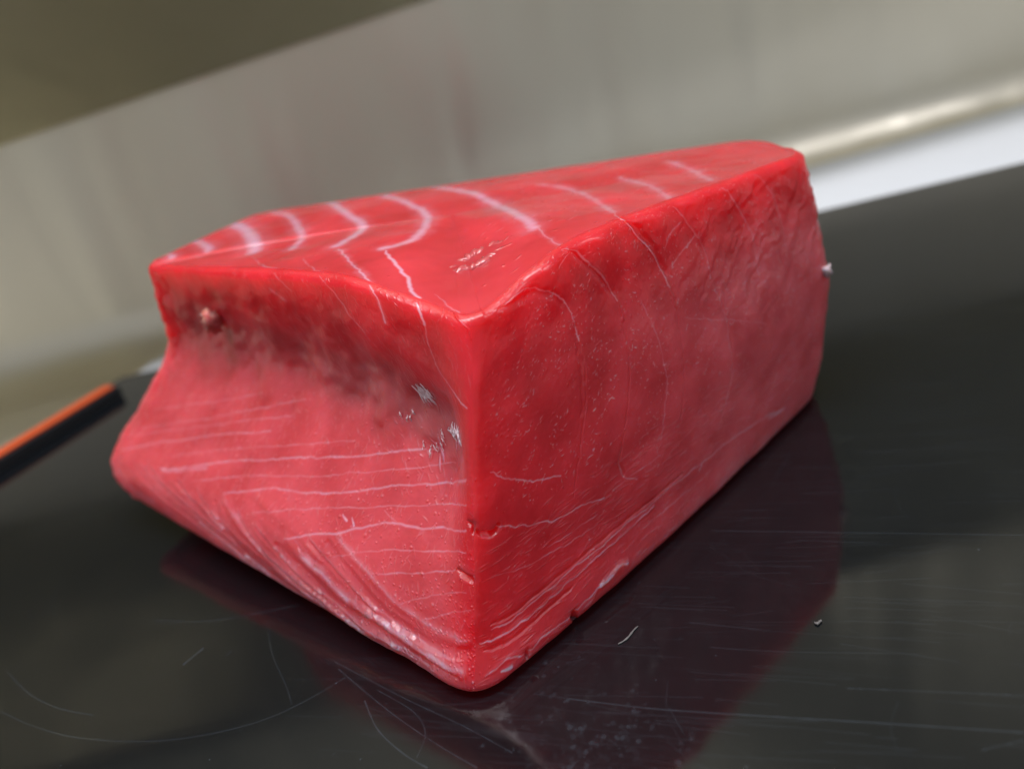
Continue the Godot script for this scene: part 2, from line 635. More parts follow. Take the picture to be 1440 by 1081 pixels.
func setting() -> void:
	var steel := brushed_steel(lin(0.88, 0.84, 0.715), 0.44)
	# counter and wall of stainless steel
	var along_wall := Vector2(634, -71).normalized()
	var into := Vector2(-along_wall.y, along_wall.x)     # towards the camera
	var base := Vector2(-0.277, -0.443)
	var a := base - along_wall * 0.7
	var b := base + along_wall * 1.6
	var st := SurfaceTool.new()
	st.begin(Mesh.PRIMITIVE_TRIANGLES)
	var prof: Array[Vector2] = []                        # (distance from wall, height), from the wall's top down
	prof.append(Vector2(-0.003, 0.9))
	prof.append(Vector2(0, 0.9))
	for k in 13:
		var q := k / 12.0 * PI / 2
		prof.append(Vector2(0.028 * (1.0 - sin(PI / 2 - q)), -0.020 + 0.028 * (1.0 - sin(q))))
	prof.append(Vector2(0.032, -0.020))
	prof.append(Vector2(0.032, -0.023))
	prof.append(Vector2(-0.003, -0.023))
	for k in prof.size():
		var p := prof[k]
		var q := prof[(k + 1) % prof.size()]
		var c: Array[Vector3] = []
		for e in [[a, p], [b, p], [b, q], [a, q]]:
			var xz: Vector2 = e[0] + into * e[1].x
			c.append(Vector3(xz.x, e[1].y, xz.y))
		for t in [0, 2, 1, 0, 3, 2]:
			st.set_smooth_group(1 if k >= 1 and k <= 14 else 2 + k)
			st.add_vertex(c[t])
	st.generate_normals()
	var wall := put("wall", st.commit(), steel)
	tag(wall, "blurred stainless steel backsplash wall curving into the counter", "wall", "", "structure")
	var c0 := a + into * 0.0325
	var c1 := b + into * 0.0325
	var counter := put("counter", slab(PackedVector2Array([c0, c1, c1 + into * 1.2, c0 + into * 1.2]), -0.05, -0.0201, 0.0005), steel)
	tag(counter, "stainless steel counter under and behind the black board", "counter", "", "structure")

	# the overhanging steel panel at the top left: it leans out over the counter from its lower edge on the wall
	var hood := SurfaceTool.new()
	hood.begin(Mesh.PRIMITIVE_TRIANGLES)
	var line: Array[Vector3] = []
	for e in [[-0.35, 0.071], [1.3, 0.200]]:
		var w: Vector2 = base + along_wall * e[0] + into * 0.0015
		line.append(Vector3(w.x, e[1], w.y))
	var out2 := Vector3(into.x, 0, into.y)
	# section across the wall: from the lower edge on the wall out and up, rounded lip, then an unseen upright front added to darken the board
	var section: Array[Vector2] = [Vector2(0, 0.004), Vector2(0.001, 0.001), Vector2(0.004, 0.0003), Vector2(0.135, 0.064), Vector2(0.139, 0.069), Vector2(0.140, 0.074), Vector2(0.140, 0.62), Vector2(0, 0.62)]
	for k in section.size():
		var p := section[k]
		var q := section[(k + 1) % section.size()]
		var c: Array[Vector3] = [line[0] + out2 * p.x + Vector3.UP * p.y, line[1] + out2 * p.x + Vector3.UP * p.y, line[1] + out2 * q.x + Vector3.UP * q.y, line[0] + out2 * q.x + Vector3.UP * q.y]
		for t in [0, 1, 2, 0, 2, 3]:
			hood.add_vertex(c[t])
	for e in line:
		for k in range(1, section.size() - 1):
			for q in [section[0], section[k], section[k + 1]]:
				hood.add_vertex(e + out2 * q.x + Vector3.UP * q.y)
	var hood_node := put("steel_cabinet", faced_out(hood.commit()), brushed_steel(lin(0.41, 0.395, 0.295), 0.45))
	tag(hood_node, "dull olive grey steel cabinet overhanging the backsplash at the top left, with an unseen front added to darken the board", "cabinet")

	var board := put("cutting_board", slab(PackedVector2Array([Vector2(-0.1687, -0.3545), Vector2(0.42, -0.334), Vector2(0.43, 0.12), Vector2(-0.33, 0.10), Vector2(-0.33, -0.08)]), -0.0198, 0.0, 0.0012), board_material())
	tag(board, "scratched glossy black cutting board under the tuna block", "cutting board")

	var white := paint(lin(0.82, 0.865, 0.90), 0.35)
	var strip := put("white_board", slab(PackedVector2Array([Vector2(-0.168, -0.370), Vector2(-0.166, -0.363), Vector2(-0.160, -0.358), Vector2(0.60, -0.3315), Vector2(0.60, -0.500), Vector2(-0.158, -0.386), Vector2(-0.165, -0.380)]), -0.0198, -0.004, 0.002), white)
	tag(strip, "white plastic board lying behind the black cutting board", "board")

	# the straight bar on the left edge of the board
	var bar := Node3D.new()
	bar.name = "edge_bar"
	add_child(bar)
	bar.position = Vector3(-0.1709, 0, -0.3053)
	tag(bar, "black bar with an orange top lying on the board's left edge", "bar")
	var run := Vector2(0.0309, -0.0584).normalized()
	var side := Vector2(run.y, -run.x)
	var rect := func(from: float, to: float, near: float, far: float) -> PackedVector2Array:
		return PackedVector2Array([run * from + side * near, run * to + side * near, run * to + side * far, run * from + side * far])
	put("bar_body", slab(rect.call(-0.30, 0.026, 0.0, 0.0085), 0.0003, 0.0044, 0.0006), paint(lin(0.010, 0.011, 0.014), 0.45), bar)
	put("orange_face", slab(rect.call(-0.29, 0.025, 0.0016, 0.0072), 0.0046, 0.0053, 0.0003), paint(lin(0.62, 0.085, 0.015), 0.5), bar)

	# scraps on the board
	scrap(Vector3(0.0074, 0, -0.1172), Vector3(0.0121, 0, -0.1202), 0.00020, "thin pale fibre lying on the board before the block's right side")
	scrap(Vector3(0.0415, 0, -0.1105), Vector3(0.0428, 0, -0.1102), 0.00035, "tiny pale crumb on the board in the block's reflection")


func scrap(from: Vector3, to: Vector3, r: float, label: String) -> void:
	var st := SurfaceTool.new()
	st.begin(Mesh.PRIMITIVE_TRIANGLES)
	var steps := 10
	var rings: Array[PackedVector3Array] = []
	var ahead := (to - from).normalized()
	var aside := ahead.cross(Vector3.UP)
	for k in steps + 1:
		var f := float(k) / steps
		var p := from.lerp(to, f) + aside * (0.0003 * sin(f * 5.0)) + Vector3.UP * r * 0.8
		var rr := r * (0.25 + 0.75 * pow(sin(clampf(f, 0.04, 0.96) * PI), 0.5)) * (1.0 + 0.3 * sin(k * 2.3))
		var ring := PackedVector3Array()
		for j in 7:
			var q := j / 7.0 * TAU
			ring.append(p - from + (aside * cos(q) + Vector3.UP * sin(q) * 0.8) * rr)
		rings.append(ring)
	for k in steps:
		for j in 7:
			var jj := (j + 1) % 7
			var c := [rings[k][j], rings[k][jj], rings[k + 1][jj], rings[k + 1][j]]
			for t in [0, 1, 2, 0, 2, 3]:
				st.add_vertex(c[t])
	st.index()
	st.generate_normals()
	var o := put("fish_scrap", st.commit(), paint(lin(0.15, 0.145, 0.14), 0.4))
	o.position = from
	tag(o, label, "scrap", "scraps on the board")


# ---------------------------------------------------------------- the tuna
func mark(on: Canvas, r: float, v: float, wob: float, gaps: float, flat: Array) -> void:
	var pts := []
	for k in range(0, flat.size(), 2):
		pts.append(Vector2(flat[k], flat[k + 1]))
	on.stroke(pts, r, v, fine_line, wob, gaps)


var fine_line := FastNoiseLite.new()


# short smeared fibres: pale, slightly raised strokes
func fibre(pale_on: Canvas, bump_on: Canvas, u: float, v: float, turn: float, long: float, r: float, value: float, lift: float) -> void:
	var steps := maxi(2, int(long / (r * 0.6)))
	var x := u * pale_on.w
	var y := v * pale_on.h
	for k in steps:
		var f := float(k) / steps
		var bend := sin(f * 2.4 + u * 90.0) * 1.3
		var px := x + cos(turn) * long * f - sin(turn) * bend
		var py := y - sin(turn) * long * f - cos(turn) * bend
		var w := sin(clampf(f, 0.08, 0.92) * PI)
		pale_on.dab(px, py, r * (0.6 + 0.5 * w), value * w)
		bump_on.dab(px, py, r * 1.4, lift * w)


func tuna() -> void:
	fine_line.seed = 14
	fine_line.frequency = 0.06
	fine_line.fractal_octaves = 2
	var relief := [Canvas.new(TW, TH), Canvas.new(TW, TH), Canvas.new(4, 4)]
	var fat_glint := [Canvas.new(TW, TH), Canvas.new(TW, TH), Canvas.new(1000, 800)]  # sinew and fat, plus glints painted on ridges, beads and fibres
	var pale := [Canvas.new(TW, TH), Canvas.new(TW, TH), Canvas.new(1000, 800)]
	var bump := [Canvas.new(TW, TH), Canvas.new(TW, TH), Canvas.new(1000, 800)]
	var shade_stain := [Canvas.new(TW, TH), Canvas.new(TW, TH), Canvas.new(1000, 800)]
	mark(fat_glint[0], 1.7, 0.55, 2, 0.3, [0.047, 0.052, 0.112, 0.066, 0.188, 0.14, 0.22, 0.201, 0.237, 0.288])
	mark(bump[0], 3, -0.12, 2, 0.3, [0.237, 0.288, 0.243, 0.362, 0.237, 0.45, 0.215, 0.559, 0.2, 0.659])
	mark(fat_glint[0], 2.2, 0.6, 2, 0.3, [0.228, 0.031, 0.278, 0.122, 0.308, 0.175, 0.335, 0.24])
	mark(bump[0], 4, 0.25, 2, 0.2, [0.228, 0.031, 0.262, 0.096, 0.295, 0.148, 0.32, 0.197, 0.335, 0.24, 0.343, 0.297])
	mark(bump[0], 3, -0.12, 2, 0.3, [0.34, 0.275, 0.347, 0.371, 0.343, 0.445, 0.327, 0.55, 0.303, 0.629])
	mark(fat_glint[0], 1.5, 0.4, 2, 0.4, [0.245, 0.066, 0.222, 0.083, 0.205, 0.092])
	mark(fat_glint[0], 2.2, 0.55, 2, 0.3, [0.387, 0, 0.4, 0.087, 0.433, 0.153, 0.455, 0.218, 0.468, 0.271])
	mark(bump[0], 4, 0.3, 2, 0.2, [0.387, 0, 0.4, 0.087, 0.433, 0.153, 0.455, 0.218, 0.468, 0.271, 0.475, 0.323])
	mark(bump[0], 3, -0.12, 2, 0.3, [0.475, 0.323, 0.48, 0.428, 0.475, 0.55, 0.458, 0.664])
	mark(fat_glint[0], 1.8, 0.4, 2, 0.4, [0.53, 0.114, 0.49, 0.135, 0.468, 0.166])
	mark(fat_glint[0], 1.8, 0.4, 2, 0.4, [0.572, 0.157, 0.548, 0.175, 0.52, 0.188, 0.482, 0.218])
	mark(fat_glint[0], 1.6, 0.35, 2, 0.4, [0.522, 0.057, 0.555, 0.144, 0.58, 0.21, 0.582, 0.297])
	mark(bump[0], 3.5, 0.2, 2, 0.3, [0.522, 0.057, 0.555, 0.144, 0.58, 0.21, 0.582, 0.297])
	mark(fat_glint[0], 1.2, 0.35, 2, 0.4, [0.495, 0.367, 0.57, 0.415, 0.647, 0.463, 0.735, 0.528])
	mark(fat_glint[0], 1.4, 0.45, 2, 0.3, [0.312, 0.607, 0.303, 0.646, 0.315, 0.694, 0.347, 0.729])
	mark(bump[0], 4, -0.35, 2, 0.1, [0.312, 0.611, 0.305, 0.651, 0.317, 0.694])
	mark(fat_glint[0], 1.7, 0.5, 3, 0.3, [0.032, 0.437, 0.068, 0.485, 0.093, 0.511, 0.117, 0.537, 0.147, 0.559, 0.175, 0.576])
	mark(fat_glint[0], 1.7, 0.6, 3, 0.3, [0.045, 0.585, 0.108, 0.642, 0.157, 0.677, 0.205, 0.69, 0.248, 0.707, 0.27, 0.716])
	mark(fat_glint[0], 1.4, 0.35, 3, 0.4, [0.03, 0.703, 0.078, 0.729, 0.117, 0.747, 0.155, 0.755, 0.192, 0.764, 0.235, 0.773, 0.255, 0.777])
	mark(fat_glint[0], 1.9, 0.6, 3, 0.25, [0.03, 0.834, 0.07, 0.847, 0.108, 0.843, 0.145, 0.843, 0.18, 0.838, 0.218, 0.838, 0.26, 0.838, 0.3, 0.834, 0.34, 0.83, 0.382, 0.83, 0.425, 0.825, 0.47, 0.825, 0.517, 0.825, 0.572, 0.83, 0.623, 0.83, 0.68, 0.838, 0.745, 0.852, 0.783, 0.865])
	mark(bump[0], 4, -0.3, 2, 0.2, [0.03, 0.821, 0.07, 0.834, 0.127, 0.83, 0.218, 0.825, 0.32, 0.821, 0.47, 0.812])
	mark(fat_glint[0], 1.9, 0.6, 3, 0.25, [0.007, 0.856, 0.06, 0.869, 0.097, 0.873, 0.132, 0.869, 0.168, 0.865, 0.205, 0.86, 0.243, 0.856, 0.285, 0.856, 0.327, 0.852, 0.37, 0.843, 0.393, 0.843])
	mark(bump[0], 4, 0.15, 2, 0.2, [0.007, 0.856, 0.043, 0.869, 0.097, 0.873, 0.185, 0.86, 0.285, 0.856, 0.393, 0.843])
	mark(bump[0], 4, -0.3, 2, 0.2, [0.015, 0.873, 0.05, 0.886, 0.105, 0.891, 0.192, 0.878])
	mark(fat_glint[0], 1.8, 0.5, 3, 0.4, [0.018, 0.934, 0.058, 0.926, 0.097, 0.943, 0.127, 0.939, 0.168, 0.943, 0.203, 0.939, 0.235, 0.934, 0.268, 0.926])
	mark(bump[0], 5, 0.15, 2, 0.2, [0.018, 0.934, 0.058, 0.926, 0.127, 0.939, 0.203, 0.969, 0.268, 0.926])
	mark(fat_glint[0], 1.8, 0.6, 3, 0.4, [0.065, 0.974, 0.087, 0.974, 0.11, 0.974, 0.127, 0.974, 0.147, 0.974, 0.165, 0.974])
	mark(fat_glint[0], 1.2, 0.4, 2, 0.5, [0.287, 0.712, 0.31, 0.712, 0.333, 0.707, 0.355, 0.707, 0.382, 0.707, 0.41, 0.707])
	mark(fat_glint[0], 1.2, 0.4, 2, 0.5, [0.142, 0.734, 0.168, 0.738, 0.19, 0.742, 0.21, 0.742, 0.233, 0.747, 0.255, 0.747])
	mark(fat_glint[0], 1.3, 0.45, 2, 0.5, [0.357, 0.878, 0.41, 0.878, 0.463, 0.878, 0.52, 0.882, 0.562, 0.873, 0.582, 0.869])
	mark(relief[0], 6, -0.24, 3, 0, [0.23, 0.245, 0.235, 0.358, 0.23, 0.463])
	mark(relief[0], 8, -0.28, 4, 0, [0.062, 0.061, 0.112, 0.087, 0.16, 0.118, 0.207, 0.175])
	mark(relief[0], 8, -0.35, 3, 0, [0.24, 0.061, 0.287, 0.148, 0.327, 0.218])
	mark(relief[0], 8, -0.35, 3, 0, [0.39, 0.044, 0.438, 0.144, 0.465, 0.227])
	mark(relief[0], 4.5, -1.7, 1, 0, [0.007, 0.568, 0.035, 0.594, 0.047, 0.585])
	mark(relief[0], 7, -1.6, 1, 0, [0.21, 0.983, 0.198, 0.943])
	mark(relief[0], 7, -1.4, 1, 0, [0.102, 0.956, 0.1, 0.939])
	mark(fat_glint[0], 3.2, 0.6, 3, 0.5, [0.257, 0.93, 0.28, 0.93, 0.303, 0.921, 0.327, 0.93])
	mark(fat_glint[0], 7.4, 0.2, 4.5, 0.5, [0.257, 0.93, 0.28, 0.93, 0.303, 0.921, 0.327, 0.93])
	mark(relief[0], 6, 0.49, 1, 0, [0.257, 0.93, 0.28, 0.93, 0.303, 0.921, 0.327, 0.93])
	mark(fat_glint[0], 4, 0.9, 2, 0.1, [0.522, 0.847, 0.53, 0.834])
	mark(bump[0], 5, 0.6, 1, 0, [0.522, 0.847, 0.53, 0.834])
	mark(fat_glint[0], 3, 0.8, 2, 0.1, [0.245, 0.568, 0.25, 0.568])
	mark(fat_glint[0], 6.9, 0.2, 3.0, 0.5, [0.245, 0.568, 0.25, 0.568])
	mark(fat_glint[0], 3, 0.7, 2, 0.3, [0.755, 0.869, 0.79, 0.878, 0.827, 0.886])
	mark(fat_glint[0], 6.9, 0.2, 3.0, 0.5, [0.755, 0.869, 0.79, 0.878, 0.827, 0.886])
	mark(fat_glint[0], 4, 0.9, 2, 0.1, [0.05, 0.943, 0.07, 0.948])
	mark(fat_glint[2], 2.4699999999999998, 0.9, 2.0, 0.1, [0.407, 0.589, 0.419, 0.651, 0.429, 0.691, 0.433, 0.728, 0.438, 0.746])
	mark(fat_glint[1], 3.8, 0.9, 2.0, 0.1, [0.877, 0.026, 0.89, 0.061, 0.895, 0.096])
	mark(fat_glint[1], 1.8, 0.5, 2.0, 0.3, [0.895, 0.096, 0.897, 0.162, 0.915, 0.214, 0.955, 0.249, 0.988, 0.266])
	mark(fat_glint[2], 2.08, 0.75, 2.0, 0.2, [0.355, 0.531, 0.369, 0.597, 0.381, 0.643, 0.389, 0.675, 0.397, 0.698])
	mark(fat_glint[2], 7.4, 0.2, 3.0, 0.5, [0.355, 0.531, 0.369, 0.597, 0.381, 0.643, 0.389, 0.675, 0.397, 0.698])
	mark(fat_glint[1], 3.2, 0.75, 2.0, 0.2, [0.772, 0.022, 0.793, 0.061, 0.8, 0.096, 0.803, 0.14])
	mark(fat_glint[1], 7.4, 0.2, 3.0, 0.5, [0.772, 0.022, 0.793, 0.061, 0.8, 0.096, 0.803, 0.14])
	mark(fat_glint[2], 1.105, 0.4, 2.0, 0.3, [0.318, 0.545, 0.332, 0.599, 0.344, 0.63])
	mark(fat_glint[1], 1.7, 0.4, 2.0, 0.3, [0.637, 0.026, 0.68, 0.092, 0.71, 0.148, 0.74, 0.192, 0.75, 0.218])
	mark(fat_glint[2], 1.3, 0.45, 2.0, 0.3, [0.252, 0.465, 0.274, 0.533, 0.292, 0.565])
	mark(fat_glint[1], 2.0, 0.45, 2.0, 0.3, [0.502, 0.035, 0.53, 0.083, 0.553, 0.109])
	mark(fat_glint[2], 1.04, 0.5, 2.0, 0.3, [0.452, 0.735, 0.459, 0.755, 0.465, 0.777, 0.471, 0.791])
	mark(fat_glint[1], 1.6, 0.5, 2.0, 0.3, [0.973, 0.031, 0.99, 0.074])
	mark(bump[1], 3, 0.3, 1, 0.2, [0.955, 0.009, 0.99, 0.074, 0.998, 0.105])
	mark(fat_glint[1], 2.5, 0.55, 2.0, 0.5, [0.477, 0.1, 0.505, 0.127, 0.522, 0.144])
	mark(fat_glint[1], 5.8, 0.2, 3.0, 0.5, [0.477, 0.1, 0.505, 0.127, 0.522, 0.144])
	mark(fat_glint[1], 1.95, 0.43, 1.1, 0.2, [0.055, 0.777, 0.12, 0.742, 0.18, 0.712, 0.237, 0.686, 0.295, 0.655, 0.357, 0.624, 0.423, 0.598, 0.48, 0.576])
	mark(fat_glint[1], 2.1, 0.54, 1.65, 0.25, [0.218, 0.777, 0.282, 0.751, 0.34, 0.721, 0.395, 0.694, 0.45, 0.668, 0.5, 0.651, 0.55, 0.629, 0.6, 0.607, 0.642, 0.594, 0.683, 0.581, 0.725, 0.563, 0.765, 0.541, 0.808, 0.515, 0.842, 0.498])
	mark(fat_glint[1], 2.55, 0.43, 1.65, 0.2, [0.218, 0.777, 0.278, 0.76, 0.317, 0.742, 0.355, 0.725])
	mark(fat_glint[1], 5.9, 0.2, 2.4749999999999996, 0.5, [0.218, 0.777, 0.278, 0.76, 0.317, 0.742, 0.355, 0.725])
	mark(fat_glint[1], 2.1, 0.54, 1.65, 0.25, [0.433, 0.764, 0.498, 0.734, 0.548, 0.707, 0.605, 0.694, 0.658, 0.677, 0.71, 0.655, 0.75, 0.633, 0.788, 0.611, 0.83, 0.585, 0.863, 0.568, 0.905, 0.546, 0.983, 0.445])
	mark(fat_glint[1], 2.1, 0.54, 1.65, 0.25, [0.618, 0.803, 0.678, 0.764, 0.725, 0.742, 0.762, 0.716, 0.798, 0.69, 0.837, 0.668, 0.885, 0.655, 0.942, 0.616, 0.983, 0.572])
	mark(fat_glint[1], 1.5, 0.43, 1.65, 0.3, [0.822, 0.79, 0.865, 0.764, 0.902, 0.742, 0.94, 0.712, 0.962, 0.69])
	mark(fat_glint[1], 1.8, 0.35, 2.0, 0.3, [0.078, 0.699, 0.15, 0.668, 0.22, 0.629, 0.287, 0.598, 0.347, 0.563, 0.407, 0.533, 0.458, 0.507, 0.502, 0.489, 0.53, 0.476])
	mark(fat_glint[1], 1.8, 0.3, 2.0, 0.3, [0.08, 0.633, 0.145, 0.607, 0.207, 0.576, 0.268, 0.55, 0.317, 0.528, 0.373, 0.502, 0.405, 0.485])
	mark(fat_glint[1], 0.98, 0.32, 1.1, 0.2, [0.837, 0.668, 0.817, 0.664, 0.803, 0.655])
	mark(fat_glint[1], 3.0, 0.9, 2.0, 0.2, [0.728, 0.699, 0.74, 0.707])
	mark(fat_glint[1], 3.0, 0.9, 2.0, 0.2, [0.748, 0.699, 0.757, 0.712])
	mark(relief[1], 13, 0.38, 1.2, 0, [0.625, 0.795, 0.75, 0.882, 0.877, 0.913, 0.98, 0.921])
	mark(relief[1], 12, -0.5, 1.2, 0, [0.598, 0.834, 0.67, 0.869, 0.723, 0.913, 0.81, 0.913, 0.86, 0.939, 0.913, 0.943])
	mark(fat_glint[1], 5.0, 0.55, 4.0, 0.5, [0.663, 0.821, 0.7, 0.843, 0.733, 0.869, 0.767, 0.882, 0.803, 0.891, 0.84, 0.9, 0.877, 0.913, 0.91, 0.917, 0.947, 0.917, 0.98, 0.921])  # pale strokes along the terraces paint their ridge highlights
	mark(fat_glint[1], 11.5, 0.2, 6.0, 0.5, [0.663, 0.821, 0.7, 0.843, 0.733, 0.869, 0.767, 0.882, 0.803, 0.891, 0.84, 0.9, 0.877, 0.913, 0.91, 0.917, 0.947, 0.917, 0.98, 0.921])
	mark(relief[1], 11, 0.29, 1.2, 0, [0.733, 0.742, 0.803, 0.79, 0.87, 0.843, 0.942, 0.86, 0.993, 0.847])
	mark(relief[1], 10, -0.46, 1.2, 0, [0.715, 0.769, 0.78, 0.825, 0.845, 0.882, 0.925, 0.895, 0.988, 0.878])
	mark(fat_glint[1], 2.62, 0.36, 2.2, 0.5, [0.733, 0.742, 0.77, 0.764, 0.803, 0.79, 0.83, 0.812, 0.855, 0.834, 0.887, 0.847, 0.925, 0.856, 0.96, 0.852, 0.993, 0.847])
	mark(fat_glint[1], 6.0, 0.2, 3.3000000000000003, 0.5, [0.733, 0.742, 0.77, 0.764, 0.803, 0.79, 0.83, 0.812, 0.855, 0.834, 0.887, 0.847, 0.925, 0.856, 0.96, 0.852, 0.993, 0.847])
	mark(relief[1], 11, 0.29, 1.2, 0, [0.438, 0.769, 0.533, 0.86, 0.658, 0.917, 0.75, 0.948, 0.81, 0.943])
	mark(relief[1], 10, -0.42, 1.2, 0, [0.415, 0.795, 0.48, 0.908, 0.62, 0.956, 0.73, 0.974])
	mark(fat_glint[1], 2.62, 0.25, 2.2, 0.5, [0.438, 0.769, 0.48, 0.803, 0.517, 0.838, 0.55, 0.869, 0.587, 0.886, 0.623, 0.904, 0.658, 0.917, 0.685, 0.943, 0.725, 0.952, 0.75, 0.948])
	mark(fat_glint[1], 6.0, 0.2, 3.3000000000000003, 0.5, [0.438, 0.769, 0.48, 0.803, 0.517, 0.838, 0.55, 0.869, 0.587, 0.886, 0.623, 0.904, 0.658, 0.917, 0.685, 0.943, 0.725, 0.952, 0.75, 0.948])
	mark(relief[1], 10, 0.25, 1.2, 0, [0.228, 0.777, 0.393, 0.83, 0.517, 0.882, 0.603, 0.917])
	mark(relief[1], 9, -0.34, 1.2, 0, [0.198, 0.808, 0.35, 0.873, 0.477, 0.921])
	mark(relief[1], 9, -0.25, 1.2, 0, [0.11, 0.799, 0.26, 0.865, 0.382, 0.908])
	mark(relief[1], 8, -0.21, 1.2, 0, [0.502, 0.751, 0.615, 0.79, 0.695, 0.825])
	mark(relief[1], 8, 0.21, 1.2, 0, [0.522, 0.734, 0.635, 0.769, 0.707, 0.812])
	mark(fat_glint[1], 3.0, 0.43, 1.65, 0.3, [0.083, 0.847, 0.097, 0.873, 0.097, 0.904, 0.13, 0.908, 0.168, 0.908])
	mark(fat_glint[1], 6.9, 0.2, 2.4749999999999996, 0.5, [0.083, 0.847, 0.097, 0.873, 0.097, 0.904, 0.13, 0.908, 0.168, 0.908])
	mark(relief[1], 4.5, -1.7, 1, 0, [0.985, 0.55, 0.998, 0.555, 0.998, 0.572])
	mark(relief[1], 4.5, -1.7, 1, 0, [0.965, 0.69, 0.975, 0.69, 0.995, 0.69])
	mark(fat_glint[0], 3, 0.8, 2, 0.1, [0.018, 0.585, 0.032, 0.598])
	mark(fat_glint[0], 6.9, 0.2, 3.0, 0.5, [0.018, 0.585, 0.032, 0.598])
	mark(fat_glint[2], 8.5, 0.74, 2, 0.1, [0.462, 0.207, 0.499, 0.299, 0.529, 0.42, 0.55, 0.562, 0.557, 0.636])
	mark(fat_glint[2], 19.5, 0.2, 3.0, 0.5, [0.462, 0.207, 0.499, 0.299, 0.529, 0.42, 0.55, 0.562, 0.557, 0.636])
	mark(fat_glint[2], 7.5, 0.78, 2, 0.1, [0.391, 0.19, 0.449, 0.404, 0.439, 0.548, 0.402, 0.581])
	mark(fat_glint[2], 17.2, 0.2, 3.0, 0.5, [0.391, 0.19, 0.449, 0.404, 0.439, 0.548, 0.402, 0.581])
	mark(fat_glint[2], 8.5, 0.83, 2, 0.1, [0.315, 0.154, 0.346, 0.291, 0.373, 0.395, 0.371, 0.456, 0.357, 0.5, 0.349, 0.516])
	mark(fat_glint[2], 19.5, 0.2, 3.0, 0.5, [0.315, 0.154, 0.346, 0.291, 0.373, 0.395, 0.371, 0.456, 0.357, 0.5, 0.349, 0.516])
	mark(fat_glint[2], 7.5, 0.69, 2, 0.1, [0.232, 0.148, 0.264, 0.219, 0.298, 0.376, 0.299, 0.438, 0.295, 0.465])
	mark(fat_glint[2], 17.2, 0.2, 3.0, 0.5, [0.232, 0.148, 0.264, 0.219, 0.298, 0.376, 0.299, 0.438, 0.295, 0.465])
	mark(fat_glint[2], 13.1, 0.87, 2, 0.1, [0.183, 0.181, 0.208, 0.248, 0.239, 0.366, 0.247, 0.427])
	mark(fat_glint[2], 30.1, 0.2, 3.0, 0.5, [0.183, 0.181, 0.208, 0.248, 0.239, 0.366, 0.247, 0.427])
	mark(fat_glint[2], 9.4, 0.74, 2, 0.1, [0.143, 0.253, 0.163, 0.295, 0.181, 0.352])
	mark(fat_glint[2], 21.6, 0.2, 3.0, 0.5, [0.143, 0.253, 0.163, 0.295, 0.181, 0.352])
	mark(fat_glint[2], 7.5, 0.74, 2, 0.1, [0.121, 0.309, 0.132, 0.342])
	mark(fat_glint[2], 17.2, 0.2, 3.0, 0.5, [0.121, 0.309, 0.132, 0.342])
	mark(fat_glint[2], 5.6, 0.51, 2, 0.3, [0.589, 0.362, 0.619, 0.429, 0.631, 0.532, 0.636, 0.637])
	mark(fat_glint[2], 12.9, 0.2, 3.0, 0.5, [0.589, 0.362, 0.619, 0.429, 0.631, 0.532, 0.636, 0.637])
	mark(fat_glint[2], 5.6, 0.46, 2, 0.3, [0.681, 0.413, 0.698, 0.523, 0.697, 0.615])
	mark(fat_glint[2], 12.9, 0.2, 3.0, 0.5, [0.681, 0.413, 0.698, 0.523, 0.697, 0.615])
	mark(fat_glint[2], 5.6, 0.46, 2, 0.3, [0.75, 0.36, 0.758, 0.438, 0.758, 0.545])
	mark(fat_glint[2], 12.9, 0.2, 3.0, 0.5, [0.75, 0.36, 0.758, 0.438, 0.758, 0.545])
	mark(fat_glint[2], 9.4, 0.51, 3, 0.2, [0.534, 0.447, 0.552, 0.575, 0.558, 0.641])
	mark(fat_glint[2], 21.6, 0.2, 4.5, 0.5, [0.534, 0.447, 0.552, 0.575, 0.558, 0.641])
	mark(fat_glint[2], 1.6900000000000002, 0.55, 2, 0.3, [0.556, 0.612, 0.561, 0.645, 0.564, 0.678, 0.569, 0.714, 0.572, 0.725])
	mark(fat_glint[2], 6.0, 0.2, 3.0, 0.5, [0.556, 0.612, 0.561, 0.645, 0.564, 0.678, 0.569, 0.714, 0.572, 0.725])
	mark(fat_glint[2], 1.4300000000000002, 0.5, 2, 0.3, [0.637, 0.616, 0.636, 0.662, 0.64, 0.664])
	mark(fat_glint[2], 1.3, 0.45, 2, 0.3, [0.696, 0.606, 0.699, 0.613])
	mark(fat_glint[0], 2.0, 0.45, 2, 0.3, [0.525, 0.066, 0.538, 0.1])
	mark(fat_glint[2], 1.1700000000000002, 0.4, 2, 0.3, [0.758, 0.545, 0.761, 0.564])
	mark(fat_glint[0], 1.8, 0.4, 2, 0.3, [0.67, 0.044, 0.697, 0.122, 0.723, 0.197, 0.73, 0.258, 0.728, 0.332, 0.73, 0.371])
	mark(fat_glint[0], 1.6, 0.35, 2, 0.3, [0.785, 0.039, 0.825, 0.131, 0.832, 0.197, 0.835, 0.271, 0.827, 0.349])
	mark(fat_glint[0], 1.5, 0.3, 2, 0.4, [0.393, 0.262, 0.41, 0.336, 0.423, 0.402, 0.428, 0.463, 0.433, 0.52, 0.423, 0.581, 0.415, 0.642, 0.41, 0.668])
	mark(fat_glint[0], 1.5, 0.3, 2, 0.4, [0.582, 0.297, 0.598, 0.367, 0.613, 0.441, 0.61, 0.502, 0.613, 0.568, 0.61, 0.629, 0.598, 0.681, 0.585, 0.738])
	mark(bump[0], 3, -0.15, 2, 0.3, [0.582, 0.297, 0.613, 0.441, 0.613, 0.598, 0.585, 0.738])
